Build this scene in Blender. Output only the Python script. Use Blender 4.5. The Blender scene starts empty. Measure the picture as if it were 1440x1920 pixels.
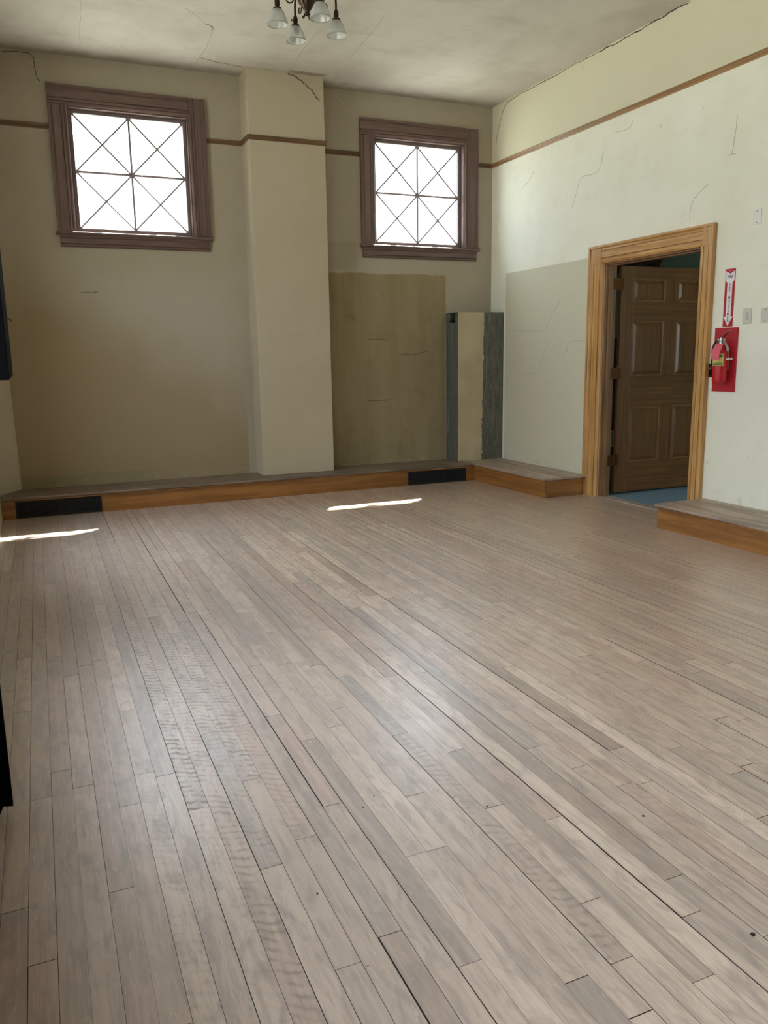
import bpy, bmesh, math, random
from mathutils import Vector, Matrix
random.seed(7)
scene = bpy.context.scene
COL = scene.collection

# ------------------------------------------------------------------ helpers
def s2l(c):
    c = c / 255.0
    return c / 12.92 if c <= .04045 else ((c + .055) / 1.055) ** 2.4
def rgb(r, g, b): return (s2l(r), s2l(g), s2l(b), 1.0)

def tag(o, label=None, cat=None, group=None, kind=None):
    if label: o['label'] = label
    if cat: o['category'] = cat
    if group: o['group'] = group
    if kind: o['kind'] = kind
    return o
def empty(name, loc, label=None, cat=None, group=None, kind=None):
    o = bpy.data.objects.new(name, None); COL.objects.link(o)
    o.location = loc; o.empty_display_size = .1
    return tag(o, label, cat, group, kind)
def link(name, bm, mats, parent=None, smooth=False, bevel=0, recalc=True):
    if recalc: bmesh.ops.recalc_face_normals(bm, faces=bm.faces)
    me = bpy.data.meshes.new(name); bm.to_mesh(me); bm.free()
    if not isinstance(mats, (list, tuple)): mats = [mats]
    for m in mats: me.materials.append(m)
    if smooth:
        for p in me.polygons: p.use_smooth = True
    o = bpy.data.objects.new(name, me); COL.objects.link(o)
    if parent is not None:
        bpy.context.view_layer.update()
        o.parent = parent
        w = Matrix.Translation(parent.location)
        q = parent.parent
        while q is not None:
            w = Matrix.Translation(q.location) @ w; q = q.parent
        me.transform(w.inverted())
    if bevel:
        b = o.modifiers.new('bevel', 'BEVEL'); b.width = bevel; b.segments = 2
        b.limit_method = 'ANGLE'; b.angle_limit = math.radians(40)
    return o
def box(bm, x0, x1, y0, y1, z0, z1, mi=0):
    v = [bm.verts.new((x, y, z)) for x in (x0, x1) for y in (y0, y1) for z in (z0, z1)]
    for f in ((0,1,3,2),(4,6,7,5),(0,4,5,1),(2,3,7,6),(0,2,6,4),(1,5,7,3)):
        bm.faces.new([v[i] for i in f]).material_index = mi
def prism(bm, pts, O, U, V, W, L, mi=0):
    O, U, V, W = Vector(O), Vector(U), Vector(V), Vector(W)
    a = [bm.verts.new(O + U*p[0] + V*p[1]) for p in pts]
    b = [bm.verts.new(O + U*p[0] + V*p[1] + W*L) for p in pts]
    n = len(pts)
    for i in range(n):
        bm.faces.new((a[i], a[(i+1) % n], b[(i+1) % n], b[i])).material_index = mi
    bm.faces.new(a[::-1]).material_index = mi; bm.faces.new(b).material_index = mi
def sweep(bm, prof, path, side=1):
    """prof (out, z) swept along an XY path, mitred; out goes to the left of travel * side"""
    P = [Vector((p[0], p[1])) for p in path]; rings = []
    for i, p in enumerate(P):
        d0 = (P[i] - P[i-1]).normalized() if i else (P[1] - P[0]).normalized()
        d1 = (P[i+1] - P[i]).normalized() if i < len(P)-1 else d0
        n0 = Vector((-d0.y, d0.x)) * side; n1 = Vector((-d1.y, d1.x)) * side
        m = (n0 + n1); m = m / max(.2, m.dot(n0))
        rings.append([bm.verts.new((p.x + m.x*o, p.y + m.y*o, z)) for o, z in prof])
    n = len(prof)
    for a, b in zip(rings, rings[1:]):
        for i in range(n): bm.faces.new((a[i], a[(i+1) % n], b[(i+1) % n], b[i]))
    bm.faces.new(rings[0][::-1]); bm.faces.new(rings[-1])
def lathe(bm, prof, O, n=32, cap=True, mi=0, axis=None):
    """prof list of (r, h); revolve round axis (default z)"""
    O = Vector(O); A = Vector(axis or (0, 0, 1)).normalized()
    U = A.orthogonal().normalized(); V = A.cross(U)
    rings = []
    for r, h in prof:
        if r < 1e-5: rings.append([bm.verts.new(O + A*h)])
        else: rings.append([bm.verts.new(O + A*h + (U*math.cos(t) + V*math.sin(t))*r)
                            for t in (2*math.pi*k/n for k in range(n))])
    for a, b in zip(rings, rings[1:]):
        for k in range(n):
            k2 = (k+1) % n
            if len(a) == 1 and len(b) == 1: continue
            if len(a) == 1: f = (a[0], b[k], b[k2])
            elif len(b) == 1: f = (a[k], a[k2], b[0])
            else: f = (a[k], a[k2], b[k2], b[k])
            bm.faces.new(f).material_index = mi
    if cap:
        for r in (rings[0], rings[-1]):
            if len(r) > 2: bm.faces.new(r).material_index = mi
def tube(bm, pts, r, n=10, mi=0):
    P = [Vector(p) for p in pts]; R = r if isinstance(r, (list, tuple)) else [r]*len(P)
    t0 = (P[1]-P[0]).normalized(); U = t0.orthogonal().normalized(); rings = []
    for i, p in enumerate(P):
        t = ((P[min(i+1, len(P)-1)] - P[max(i-1, 0)])).normalized()
        U = (U - t*U.dot(t)).normalized(); V = t.cross(U)
        rings.append([bm.verts.new(p + (U*math.cos(a) + V*math.sin(a))*R[i])
                      for a in (2*math.pi*k/n for k in range(n))])
    for a, b in zip(rings, rings[1:]):
        for k in range(n): bm.faces.new((a[k], a[(k+1) % n], b[(k+1) % n], b[k])).material_index = mi
    bm.faces.new(rings[0][::-1]).material_index = mi; bm.faces.new(rings[-1]).material_index = mi
def smoothpath(pts, k=6):
    P = [Vector(p) for p in pts]; out = []
    for i in range(len(P)-1):
        a, b = P[max(i-1, 0)], P[i]; c, d = P[i+1], P[min(i+2, len(P)-1)]
        for j in range(k):
            t = j/k
            out.append(.5*((2*b) + (c-a)*t + (2*a-5*b+4*c-d)*t*t + (3*b-a-3*c+d)*t**3))
    out.append(P[-1]); return out

# ------------------------------------------------------------------ node helper
class G:
    def __init__(s, name, rough=.6):
        s.m = bpy.data.materials.new(name); s.m.use_nodes = True
        s.t = s.m.node_tree; s.n = s.t.nodes; s.n.clear()
        s.out = s.n.new('ShaderNodeOutputMaterial'); s.b = s.n.new('ShaderNodeBsdfPrincipled')
        s.t.links.new(s.b.outputs[0], s.out.inputs[0]); s.b.inputs['Roughness'].default_value = rough
        s.tc = None
    def setin(s, sock, v):
        if hasattr(v, 'is_output'): s.t.links.new(v, sock)
        else: sock.default_value = v
    def co(s):
        if not s.tc: s.tc = s.n.new('ShaderNodeTexCoord')
        return s.tc.outputs['Object']
    def geo(s): return s.n.new('ShaderNodeNewGeometry').outputs['Position']
    def M(s, op, a, b=0., c=0.):
        n = s.n.new('ShaderNodeMath'); n.operation = op
        for i, v in enumerate((a, b, c)): s.setin(n.inputs[i], v)
        return n.outputs[0]
    def sep(s, v):
        n = s.n.new('ShaderNodeSeparateXYZ'); s.setin(n.inputs[0], v); return n.outputs
    def comb(s, x, y, z):
        n = s.n.new('ShaderNodeCombineXYZ')
        for i, v in enumerate((x, y, z)): s.setin(n.inputs[i], v)
        return n.outputs[0]
    def scale(s, v, sc, loc=(0, 0, 0)):
        n = s.n.new('ShaderNodeMapping'); s.setin(n.inputs[0], v); n.inputs['Scale'].default_value = sc
        n.inputs['Location'].default_value = loc; return n.outputs[0]
    def noise(s, v, sc=1., det=4., ro=.55, dist=0.):
        n = s.n.new('ShaderNodeTexNoise'); s.setin(n.inputs['Vector'], v)
        n.inputs['Scale'].default_value = sc; n.inputs['Detail'].default_value = det
        n.inputs['Roughness'].default_value = ro; n.inputs['Distortion'].default_value = dist
        return n.outputs['Fac']
    def step(s, v, lo, hi):
        n = s.n.new('ShaderNodeMapRange'); n.interpolation_type = 'SMOOTHSTEP'
        s.setin(n.inputs[0], v); s.setin(n.inputs[1], lo); s.setin(n.inputs[2], hi); return n.outputs[0]
    def mix(s, f, a, b, mode='MIX'):
        n = s.n.new('ShaderNodeMix'); n.data_type = 'RGBA'; n.blend_type = mode
        s.setin(n.inputs[0], f); s.setin(n.inputs[6], a); s.setin(n.inputs[7], b); return n.outputs[2]
    def bump(s, h, st=.3, d=.01):
        n = s.n.new('ShaderNodeBump'); n.inputs['Strength'].default_value = st; n.inputs['Distance'].default_value = d
        s.setin(n.inputs['Height'], h); s.t.links.new(n.outputs[0], s.b.inputs['Normal'])
    def col(s, c): s.setin(s.b.inputs['Base Color'], c)
    def rough(s, c): s.setin(s.b.inputs['Roughness'], c)
    def attr(s, name):
        n = s.n.new('ShaderNodeAttribute'); n.attribute_name = name; return n

def plain(name, c, rough=.5, metal=0., var=.12, sc=25.):
    g = G(name, rough); f = g.noise(g.co(), sc, 4)
    d = tuple(x*(1-var*2) for x in c[:3]) + (1,)
    g.col(g.mix(f, d, c)); g.b.inputs['Metallic'].default_value = metal
    return g.m
def wood(name, light, dark, axis='x', rough=.35, grain=40., coat=0.):
    g = G(name, rough)
    sc = {'x': (1.2, grain, grain), 'y': (grain, 1.2, grain), 'z': (grain, grain, 1.2)}[axis]
    p = g.scale(g.co(), sc); f = g.noise(p, 1., 5, .6, .6)
    big = g.noise(g.co(), 2.2, 3)
    f2 = g.step(f, .3, .7)
    c = g.mix(f2, light, dark); c = g.mix(g.M('MULTIPLY', g.step(big, .4, .75), .35), c, dark)
    g.col(c); g.bump(f, .08, .002)
    g.b.inputs['Coat Weight'].default_value = coat; g.b.inputs['Coat Roughness'].default_value = .2
    return g.m

# ------------------------------------------------------------------ measures (metres; back wall y=0, right wall x=0)
H = 4.3015; XL = -5.62; YR = -11.2
RT, RB = 3.6766, 3.6312
P1, P2, PD = -3.0224, -2.2075, .296
ZB = .204; BD = .548; BDR = .527; BW = .546; BWR = .525
TW = .38                                       # masonry thickness of the window wall
DY0, DY1, DZ = -2.142, -3.415, 2.325           # doorway in the right wall
WT = .12                                       # thickness of the right wall

# ------------------------------------------------------------------ materials
def wall_mat(name, base, kind):
    g = G(name, .8); p = g.co(); x, y, z = g.sep(p)
    big = g.noise(p, .9, 4, .6); mid = g.noise(p, 4.5, 5, .65); fine = g.noise(p, 55., 3)
    c = g.mix(g.step(big, .35, .7), base, tuple(a*b for a, b in zip(base[:3], (.93, .92, .88))) + (1,))
    c = g.mix(g.M('MULTIPLY', g.step(mid, .48, .8), .35), c, tuple(a*b for a, b in zip(base[:3], (.84, .83, .80))) + (1,))
    edge = g.M('MULTIPLY', g.M('SUBTRACT', g.noise(p, 14., 5, .7), .5), .06)
    edge2 = g.M('MULTIPLY', g.M('SUBTRACT', g.noise(p, 2.5, 3, .6), .5), .05)
    ew = g.M('ADD', edge, edge2)
    def band(v, lo, hi, w=.006):
        v = g.M('ADD', v, ew)
        return g.M('MULTIPLY', g.step(v, lo-w, lo+w), g.M('SUBTRACT', 1., g.step(v, hi-w, hi+w)))
    if kind == 'back':
        # bare, never repainted patch of old plaster between pilaster and pipe casing
        zz = g.M('MINIMUM', 2.39, g.M('ADD', 2.39, 0.))
        pm = g.M('MULTIPLY', band(x, -2.25, -.63, .01), band(z, -.5, 2.39, .01))
        st = g.noise(g.scale(p, (5., 1., .5)), 1., 6, .7)
        pc = g.mix(g.step(st, .2, .85), rgb(136, 120, 88), rgb(154, 140, 108))
        pc = g.mix(g.M('MULTIPLY', g.step(mid, .5, .8), .6), pc, rgb(112, 98, 72))
        c = g.mix(pm, c, pc)
        # cleaned / repaired squares under the windows
        r1 = g.M('MULTIPLY', band(x, -4.75, -3.3, .08), band(z, .5, 2.3, .12))
        c = g.mix(g.M('MULTIPLY', r1, .35), c, rgb(172, 167, 154))
        floor_bounce = g.M('MULTIPLY', g.M('LESS_THAN', x, -3.1), g.M('SUBTRACT', 1., g.step(g.M('ADD', g.M('ADD', z, g.M('MULTIPLY', x, .55)), g.M('MULTIPLY', g.M('SUBTRACT', big, .5), 1.2)), -1.2, -.2)))  # brown light bounced off the floor, painted into the lower left bay
        c = g.mix(g.M('MULTIPLY', floor_bounce, .75), c, rgb(148, 127, 92))
        r2 = g.M('MULTIPLY', band(x, -2.25, -1.75, .03), band(z, 2.42, 2.72, .02))
        c = g.mix(g.M('MULTIPLY', r2, .4), c, rgb(150, 139, 114))
        # greener strip along the foot, left bay
        r3 = g.M('MULTIPLY', g.M('LESS_THAN', x, -4.15), g.M('SUBTRACT', 1., g.step(g.M('ADD', z, g.M('MULTIPLY', ew, .15)), .315, .325)))
        c = g.mix(g.M('MULTIPLY', r3, .55), c, rgb(132, 128, 98))
    if kind == 'right':
        pm = g.M('MULTIPLY', band(y, -1.98, -.33, .02), g.M('SUBTRACT', 1., g.step(g.M('ADD', z, g.M('MULTIPLY', ew, .35)), 2.392, 2.400)))
        sp = g.noise(p, 90., 3, .7)
        pc = g.mix(g.step(sp, .35, .75), rgb(212, 208, 186), rgb(194, 188, 164))
        c = g.mix(pm, c, pc)
        c = g.mix(g.M('MULTIPLY', g.M('GREATER_THAN', z, RT-.01), .75), c, rgb(208, 201, 172))
        spots = g.step(g.noise(p, 16., 2, .5), .735, .76)
        c = g.mix(g.M('MULTIPLY', spots, .3), c, rgb(150, 146, 130))
    foot = g.M('MULTIPLY', g.step(g.noise(p, 9., 5, .7), .48, .66),
               g.M('SUBTRACT', 1., g.step(z, .22, .33)))
    c = g.mix(g.M('MULTIPLY', foot, .35), c, rgb(168, 166, 154))
    g.col(c)
    g.bump(g.M('ADD', g.M('MULTIPLY', fine, .35), mid), .10, .012)
    return g.m
CREAM = rgb(171, 162, 144)
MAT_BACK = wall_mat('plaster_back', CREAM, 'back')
MAT_RIGHT = wall_mat('plaster_right', rgb(240, 240, 226), 'right')
MAT_PLASTER = wall_mat('plaster', rgb(185, 174, 152), 'plain')
MAT_REVEAL = plain('reveal_paint', rgb(225, 228, 228), .8)

def ceiling_mat():
    g = G('ceiling_paint', .85); p = g.co(); x, y, z = g.sep(p)
    a = g.noise(g.scale(p, (1., .6, 1.)), 1.1, 5, .6); b = g.noise(g.scale(p, (1.2, 3., 1.)), 1.6, 4, .6)
    c = g.mix(g.step(a, .35, .7), rgb(212, 207, 196), rgb(190, 183, 170))
    c = g.mix(g.M('MULTIPLY', g.step(b, .5, .75), .45), c, rgb(182, 174, 160))
    # soot line along the walls, ragged
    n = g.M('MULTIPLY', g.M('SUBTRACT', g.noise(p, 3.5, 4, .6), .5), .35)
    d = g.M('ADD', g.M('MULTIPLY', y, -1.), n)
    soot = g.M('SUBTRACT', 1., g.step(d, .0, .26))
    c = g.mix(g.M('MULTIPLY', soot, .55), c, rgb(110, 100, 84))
    # water damage over the pilaster
    dx = g.M('ADD', x, 2.40); dy = g.M('ADD', y, .33)
    r = g.M('SQRT', g.M('ADD', g.M('MULTIPLY', g.M('MULTIPLY', dx, dx), .35), g.M('MULTIPLY', g.M('MULTIPLY', dy, dy), 6.)))
    r = g.M('ADD', r, g.M('MULTIPLY', g.M('SUBTRACT', g.noise(p, 9., 5, .7), .5), .22))
    c = g.mix(g.M('MULTIPLY', g.M('SUBTRACT', 1., g.step(r, .08, .17)), .7), c, rgb(128, 112, 84))
    g.col(c); g.bump(b, .08, .02)
    return g.m
MAT_CEIL = ceiling_mat()

def floor_mat():
    g = G('maple_planks', .36); p = g.co()
    at = g.attr('plank'); tone, hue, curl = g.sep(at.outputs['Vector'])
    off = g.comb(g.M('MULTIPLY', hue, 37.), g.M('MULTIPLY', tone, 53.), g.M('MULTIPLY', hue, 11.))
    n = g.n.new('ShaderNodeVectorMath'); n.operation = 'ADD'; g.t.links.new(p, n.inputs[0]); g.t.links.new(off, n.inputs[1])
    q = n.outputs[0]
    grain = g.noise(g.scale(q, (60., 5., 1.)), 1., 5, .6, 1.2)
    cloud = g.noise(g.scale(q, (16., 6.5, 1.)), 1., 5, .6, 1.)
    wear = g.noise(p, .75, 4, .6); wear2 = g.noise(p, 2.6, 5, .65)
    c = g.mix(tone, rgb(162, 141, 126), rgb(212, 190, 172))
    c = g.mix(g.M('MULTIPLY', g.step(hue, .62, .9), .75), c, rgb(180, 151, 137))
    c = g.mix(g.M('MULTIPLY', g.M('SUBTRACT', 1., g.step(hue, .04, .16)), .6), c, rgb(150, 141, 135))
    c = g.mix(g.M('MULTIPLY', g.step(grain, .40, .66), .38), c, rgb(128, 105, 92))
    c = g.mix(g.M('MULTIPLY', g.step(cloud, .44, .66), .50), c, rgb(132, 114, 102))
    c = g.mix(g.M('MULTIPLY', g.step(wear2, .5, .8), .38), c, rgb(132, 121, 112))
    smud = g.noise(g.scale(q, (9., 2.2, 1.)), 1., 5, .65, 1.5)
    c = g.mix(g.M('MULTIPLY', g.step(smud, .52, .68), .40), c, rgb(128, 116, 110))
    lum = g.noise(g.scale(q, (30., 1.4, 1.)), 1., 3, .5, .4)
    c = g.mix(g.M('MULTIPLY', g.step(lum, .50, .64), .32), c, rgb(212, 191, 170))
    # traffic wear: greyer down the left half, honey toned by the door side and in the foreground right
    x, y, z = g.sep(p)
    trav = g.M('ADD', g.M('ADD', g.M('MULTIPLY', x, .5), 1.85), g.M('MULTIPLY', g.M('SUBTRACT', wear, .5), 1.6))
    c = g.mix(g.M('MULTIPLY', g.M('SUBTRACT', 1., g.step(trav, -.5, .6)), .38), c, rgb(152, 143, 143))
    c = g.mix(g.M('MULTIPLY', g.step(trav, .0, 1.4), .45), c, rgb(176, 149, 124))
    # curly figure
    yy = g.M('ADD', g.M('MULTIPLY', g.sep(p)[1], 165.),
             g.M('ADD', g.M('MULTIPLY', g.noise(g.scale(q, (15., 6., 1.)), 1., 3, .5), 12.), g.M('MULTIPLY', x, 70.)))
    wv = g.M('MULTIPLY', g.M('ADD', g.M('SINE', yy), 1.), .5)
    wv = g.M('MULTIPLY', g.M('POWER', wv, 3.), g.step(g.noise(g.scale(q, (24., 11., 1.)), 1., 3, .6), .38, .62))
    cw = g.M('MULTIPLY', wv, curl)
    c = g.mix(g.M('MULTIPLY', cw, .75), c, rgb(92, 80, 74))
    # pale scratches
    sc = g.step(g.noise(g.scale(p, (55., 8., 1.), (0, 0, 0)), 1., 2, .4, 2.5), .70, .735)
    c = g.mix(g.M('MULTIPLY', sc, .22), c, rgb(226, 220, 212))
    spk = g.step(g.noise(p, 42., 2, .5), .765, .785)
    c = g.mix(g.M('MULTIPLY', spk, .55), c, rgb(88, 74, 62))
    g.col(c)
    r = g.M('ADD', .20, g.M('MULTIPLY', wear2, .10)); r = g.M('ADD', r, g.M('MULTIPLY', cloud, .12))
    g.rough(r)
    h = g.M('ADD', g.M('MULTIPLY', grain, .25), g.M('MULTIPLY', cloud, .5)); h = g.M('SUBTRACT', h, g.M('MULTIPLY', cw, 4.5))
    g.b.inputs['Specular IOR Level'].default_value = .6
    g.b.inputs['Coat Weight'].default_value = .35; g.b.inputs['Coat Roughness'].default_value = .42
    g.bump(h, .14, .002)
    return g.m
MAT_FLOOR = floor_mat()
MAT_GAP = plain('floor_gap', rgb(38, 30, 24), .9)

OAK_R = wood('oak_casing', rgb(214, 170, 108), rgb(168, 120, 66), 'z', .33, 45, .25)
OAK_H = wood('oak_casing_head', rgb(214, 170, 108), rgb(168, 120, 66), 'y', .33, 45, .25)
OAK_JAMB = wood('oak_jamb', rgb(150, 112, 72), rgb(108, 74, 44), 'z', .35, 45, .2)
OAK_DOOR_V = wood('oak_door_upright', rgb(122, 82, 42), rgb(84, 53, 26), 'z', .3, 50, .12)
OAK_DOOR_H = wood('oak_door_rail', rgb(122, 82, 42), rgb(84, 53, 26), 'x', .3, 50, .12)
WALNUT_V = wood('window_wood_v', rgb(118, 94, 86), rgb(90, 69, 64), 'z', .4, 45, .15)
WALNUT_H = wood('window_wood_h', rgb(118, 94, 86), rgb(90, 69, 64), 'x', .4, 45, .15)
SASH_M = plain('sash_paint', rgb(126, 112, 112), .45)
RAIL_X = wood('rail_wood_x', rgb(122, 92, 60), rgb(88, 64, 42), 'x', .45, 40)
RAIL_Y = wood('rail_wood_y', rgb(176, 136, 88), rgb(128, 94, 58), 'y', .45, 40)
RISER_X = wood('riser_oak_x', rgb(158, 108, 54), rgb(124, 80, 36), 'x', .42, 22, .15)
RISER_Y = wood('riser_oak_y', rgb(158, 108, 54), rgb(124, 80, 36), 'y', .42, 22, .15)
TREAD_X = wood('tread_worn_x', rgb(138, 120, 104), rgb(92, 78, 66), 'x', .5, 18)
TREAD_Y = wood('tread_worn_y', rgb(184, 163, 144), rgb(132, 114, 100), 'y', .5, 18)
BLACK_IRON = plain('black_iron', rgb(34, 36, 40), .5, .3)
VOID = plain('duct_dark', rgb(14, 13, 13), .9)
LEAD = plain('lead_bar', rgb(150, 138, 140), .6)
BRASS = plain('aged_brass', rgb(104, 68, 36), .35, .9)
BRONZE = plain('dark_bronze', rgb(70, 54, 42), .32, .9)
CHROME = plain('chrome', rgb(205, 205, 205), .18, 1.)
RED = plain('red_enamel', rgb(190, 22, 30), .3, 0, .05)
RED_BOARD = plain('red_board', rgb(186, 26, 40), .5, 0, .10, 9)
WHITE_P = plain('white_plastic', rgb(232, 232, 228), .4, 0, .03)
IVORY = plain('grey_ivory_plastic', rgb(206, 208, 196), .45, 0, .03)
DARKSLOT = plain('slot_dark', rgb(40, 38, 36), .6)
BLACK_P = plain('black_plastic', rgb(12, 12, 14), .9); BLACK_P.node_tree.nodes['Principled BSDF'].inputs['Specular IOR Level'].default_value = .05
BLACK_R = plain('black_rubber', rgb(20, 18, 18), .6)
PINK = plain('pink_tag', rgb(228, 100, 112), .7, 0, .05)
YELLOW = plain('yellow_label', rgb(222, 206, 120), .6, 0, .10)
GREEN_INK = plain('green_ink', rgb(96, 120, 70), .7)
WHITE_INK = plain('white_print', rgb(238, 234, 236), .6, 0, .03)
DARK_INK = plain('dark_print', rgb(52, 30, 48), .7)
GREY_METAL = None
STEEL = plain('steel_strip', rgb(196, 198, 200), .35, .8)

def galv():
    g = G('grey_primer_metal', .5); p = g.co()
    n = g.noise(g.scale(p, (14., 14., 3.)), 3., 5, .7); k = g.noise(g.scale(p, (26., 26., .8)), 1., 4, .6)
    c = g.mix(g.step(n, .35, .7), rgb(84, 84, 80), rgb(106, 106, 102))
    c = g.mix(g.M('MULTIPLY', g.step(k, .58, .68), .5), c, rgb(180, 182, 180))
    g.col(c); g.bump(n, .1, .01); return g.m
GREY_METAL = galv()
def chase_front():
    g = G('chase_front_paint', .6); p = g.geo(); x, y, z = g.sep(p)
    e = g.M('MULTIPLY', g.M('SUBTRACT', g.noise(g.scale(p, (3., 3., 1.)), 14., 5, .7), .5), .075)
    m = g.step(g.M('ADD', g.M('ADD', x, e), g.M('MULTIPLY', z, -.014)), -.300, -.296)
    n = g.noise(g.scale(p, (14., 14., 3.)), 3., 5, .7); k = g.noise(g.scale(p, (20., 20., .8)), 1., 4, .6)
    gr = g.mix(g.step(n, .35, .7), rgb(84, 84, 77), rgb(114, 114, 104))
    gr = g.mix(g.M('MULTIPLY', g.step(k, .60, .70), .55), gr, rgb(190, 192, 184))
    b = g.noise(p, 3., 4)
    cr = g.mix(g.step(b, .3, .7), rgb(192, 180, 148), rgb(176, 163, 132))
    g.col(g.mix(m, cr, gr)); return g.m
CHASE_FRONT = chase_front()

def glass_mat():
    m = bpy.data.materials.new('thin_window_glass'); m.use_nodes = True; t = m.node_tree; t.nodes.clear()
    o = t.nodes.new('ShaderNodeOutputMaterial'); a = t.nodes.new('ShaderNodeBsdfTransparent'); a.inputs[0].default_value = (.93, .95, .95, 1)
    b = t.nodes.new('ShaderNodeBsdfGlossy'); b.inputs['Roughness'].default_value = .05
    lw = t.nodes.new('ShaderNodeLayerWeight'); pw = t.nodes.new('ShaderNodeMath'); pw.operation = 'POWER'; pw.inputs[1].default_value = 4.
    t.links.new(lw.outputs['Facing'], pw.inputs[0]); f = t.nodes.new('ShaderNodeMath'); f.operation = 'MULTIPLY_ADD'
    f.inputs[1].default_value = .6; f.inputs[2].default_value = .03; t.links.new(pw.outputs[0], f.inputs[0])
    x = t.nodes.new('ShaderNodeMixShader'); t.links.new(f.outputs[0], x.inputs[0])
    t.links.new(a.outputs[0], x.inputs[1]); t.links.new(b.outputs[0], x.inputs[2]); t.links.new(x.outputs[0], o.inputs[0])
    return m
GLASS = glass_mat()
def shade_mat():
    g = G('frosted_shade_glass', .22); p = g.co()
    g.col((.86, .88, .86, 1)); g.b.inputs['Transmission Weight'].default_value = .75
    g.b.inputs['IOR'].default_value = 1.45
    g.b.inputs['Roughness'].default_value = .35
    g.b.inputs['Coat Weight'].default_value = .6; g.b.inputs['Coat Roughness'].default_value = .08
    g.bump(g.noise(p, 70., 3), .25, .004)
    return g.m
SHADE = shade_mat()

# ------------------------------------------------------------------ floor
W = .0685; SH = .0137
def build_floor():
    J = [(8.98,-4.175),(13.34,-4.181),(6.64,-6.053),(7.69,-6.327),(11.9,-5.778),(10.76,-6.215),(13.97,-5.747),(14.93,-6.016),
         (13.8,-6.492),(18.07,-5.796),(19.33,-5.294),(24.38,-5.329),(25.3,-5.598),(22.1,-6.337),(17.9,-6.551),(15.77,-6.853),
         (9.65,-6.728),(11.78,-6.632),(4.69,-6.205),(3.62,-6.652),(31.65,-5.216),(18.47,-4.731),(16.29,-4.88),(17.4,-4.331),
         (21.61,-4.497),(29.02,-6.82),(22.93,-6.867),(24.85,-7.257),(21.75,-7.578),(19.74,-7.45),(17.69,-7.455),(14.7,-7.304),
         (12.67,-7.129),(10.61,-7.188),(35.12,-6.878),(25.87,-6.441),(.58,-6.032),(-.41,-6.621),(.47,-6.861),(2.34,-5.858),
         (2.69,-6.009),(1.81,-4.613),(2.82,-4.907)]
    rows = {}
    for i, y in J:
        rows.setdefault(int(math.floor(i - .2*(y+7) - .17)), []).append(y)
    rnd = random.Random(11)
    bm = bmesh.new(); lay = bm.loops.layers.float_color.new('plank')
    special = {  # (row, y inside the plank): (tone, hue)
        (24, -6.97): (.05, .3), (21, -7.45): (.05, .12), (17, -7.7): (.18, .02), (12, -7.35): (.10, .75),
        (23, -7.02): (.95, .3), (22, -7.3): (.90, .4), (14, -6.2): (.15, .1), (25, -6.0): (.15, .05), (20, -7.6): (.8, .3)}
    curls = {(7, -5.3): 1., (8, -5.0): .45, (9, -5.0): .85, (10, -5.2): .9, (11, -5.0): .8, (10, -6.0): .9, (9, -5.9): .5, (8, -5.8): .55,
             (11, -6.0): .4, (19, -7.25): .5, (9, -6.4): .4}
    y0, y1 = YR, 0.
    for r in range(-9, 92):
        js = sorted(rows.get(r, []))
        # fill the rest of the row with joints at random spacing
        pts = [y0]
        cur = y0 + rnd.uniform(.2, 1.8)
        known = js[:]
        while cur < y1 - .25:
            if not any(abs(cur - k) < .75 for k in known): pts.append(cur)
            cur += rnd.choice((.5, .8, 1.1, 1.5, 1.9, 2.3)) * rnd.uniform(.8, 1.2)
        pts = sorted(pts + known + [y1])
        gp = rnd.choice((.0007, .0010, .0012, .0015, .0020, .0027, .0033, .0009, .0011))
        for a, b in zip(pts, pts[1:]):
            if b - a < .05: continue
            tone = min(1, max(0, rnd.gauss(.6, .22))); hue = rnd.random(); curl = .22 if rnd.random() < .08 else 0.
            for (rr, yy), v in special.items():
                if rr == r and a < yy < b: tone, hue = v
            for (rr, yy), v in curls.items():
                if rr == r and a < yy < b: curl = v
            g0 = gp*rnd.uniform(.3, 1.5); je = rnd.uniform(.0003, .0017)
            def X(row, y): return -5.449 + W*(row + .17) + SH*(y + 7)
            ya, yb = a + je, b - je
            n = 1
            vs = [(max(XL, X(r, ya) + g0), ya), (max(XL, X(r+1, ya) - .0001), ya), (max(XL, X(r+1, yb) - .0001), yb), (max(XL, X(r, yb) + g0), yb)]
            vs = [(min(0., x), y) for x, y in vs]
            if abs(vs[1][0] - vs[0][0]) < .003 and abs(vs[2][0] - vs[3][0]) < .003: continue
            f = bm.faces.new([bm.verts.new((x, y, 0.)) for x, y in vs])
            for l in f.loops: l[lay] = (tone, hue, curl, 1.)
    f = bm.faces.new([bm.verts.new(v) for v in ((XL, YR, -.006), (0, YR, -.006), (0, 0, -.006), (XL, 0, -.006))]); f.material_index = 1
    f = bm.faces.new([bm.verts.new(v) for v in ((XL, YR, -.12), (XL, 0, -.12), (0, 0, -.12), (0, YR, -.12))]); f.material_index = 1
    o = link('floor', bm, [MAT_FLOOR, MAT_GAP], recalc=False)
    for p in o.data.polygons: pass
    return tag(o, 'worn maple strip floor of the room', kind='structure')
build_floor()

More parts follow.
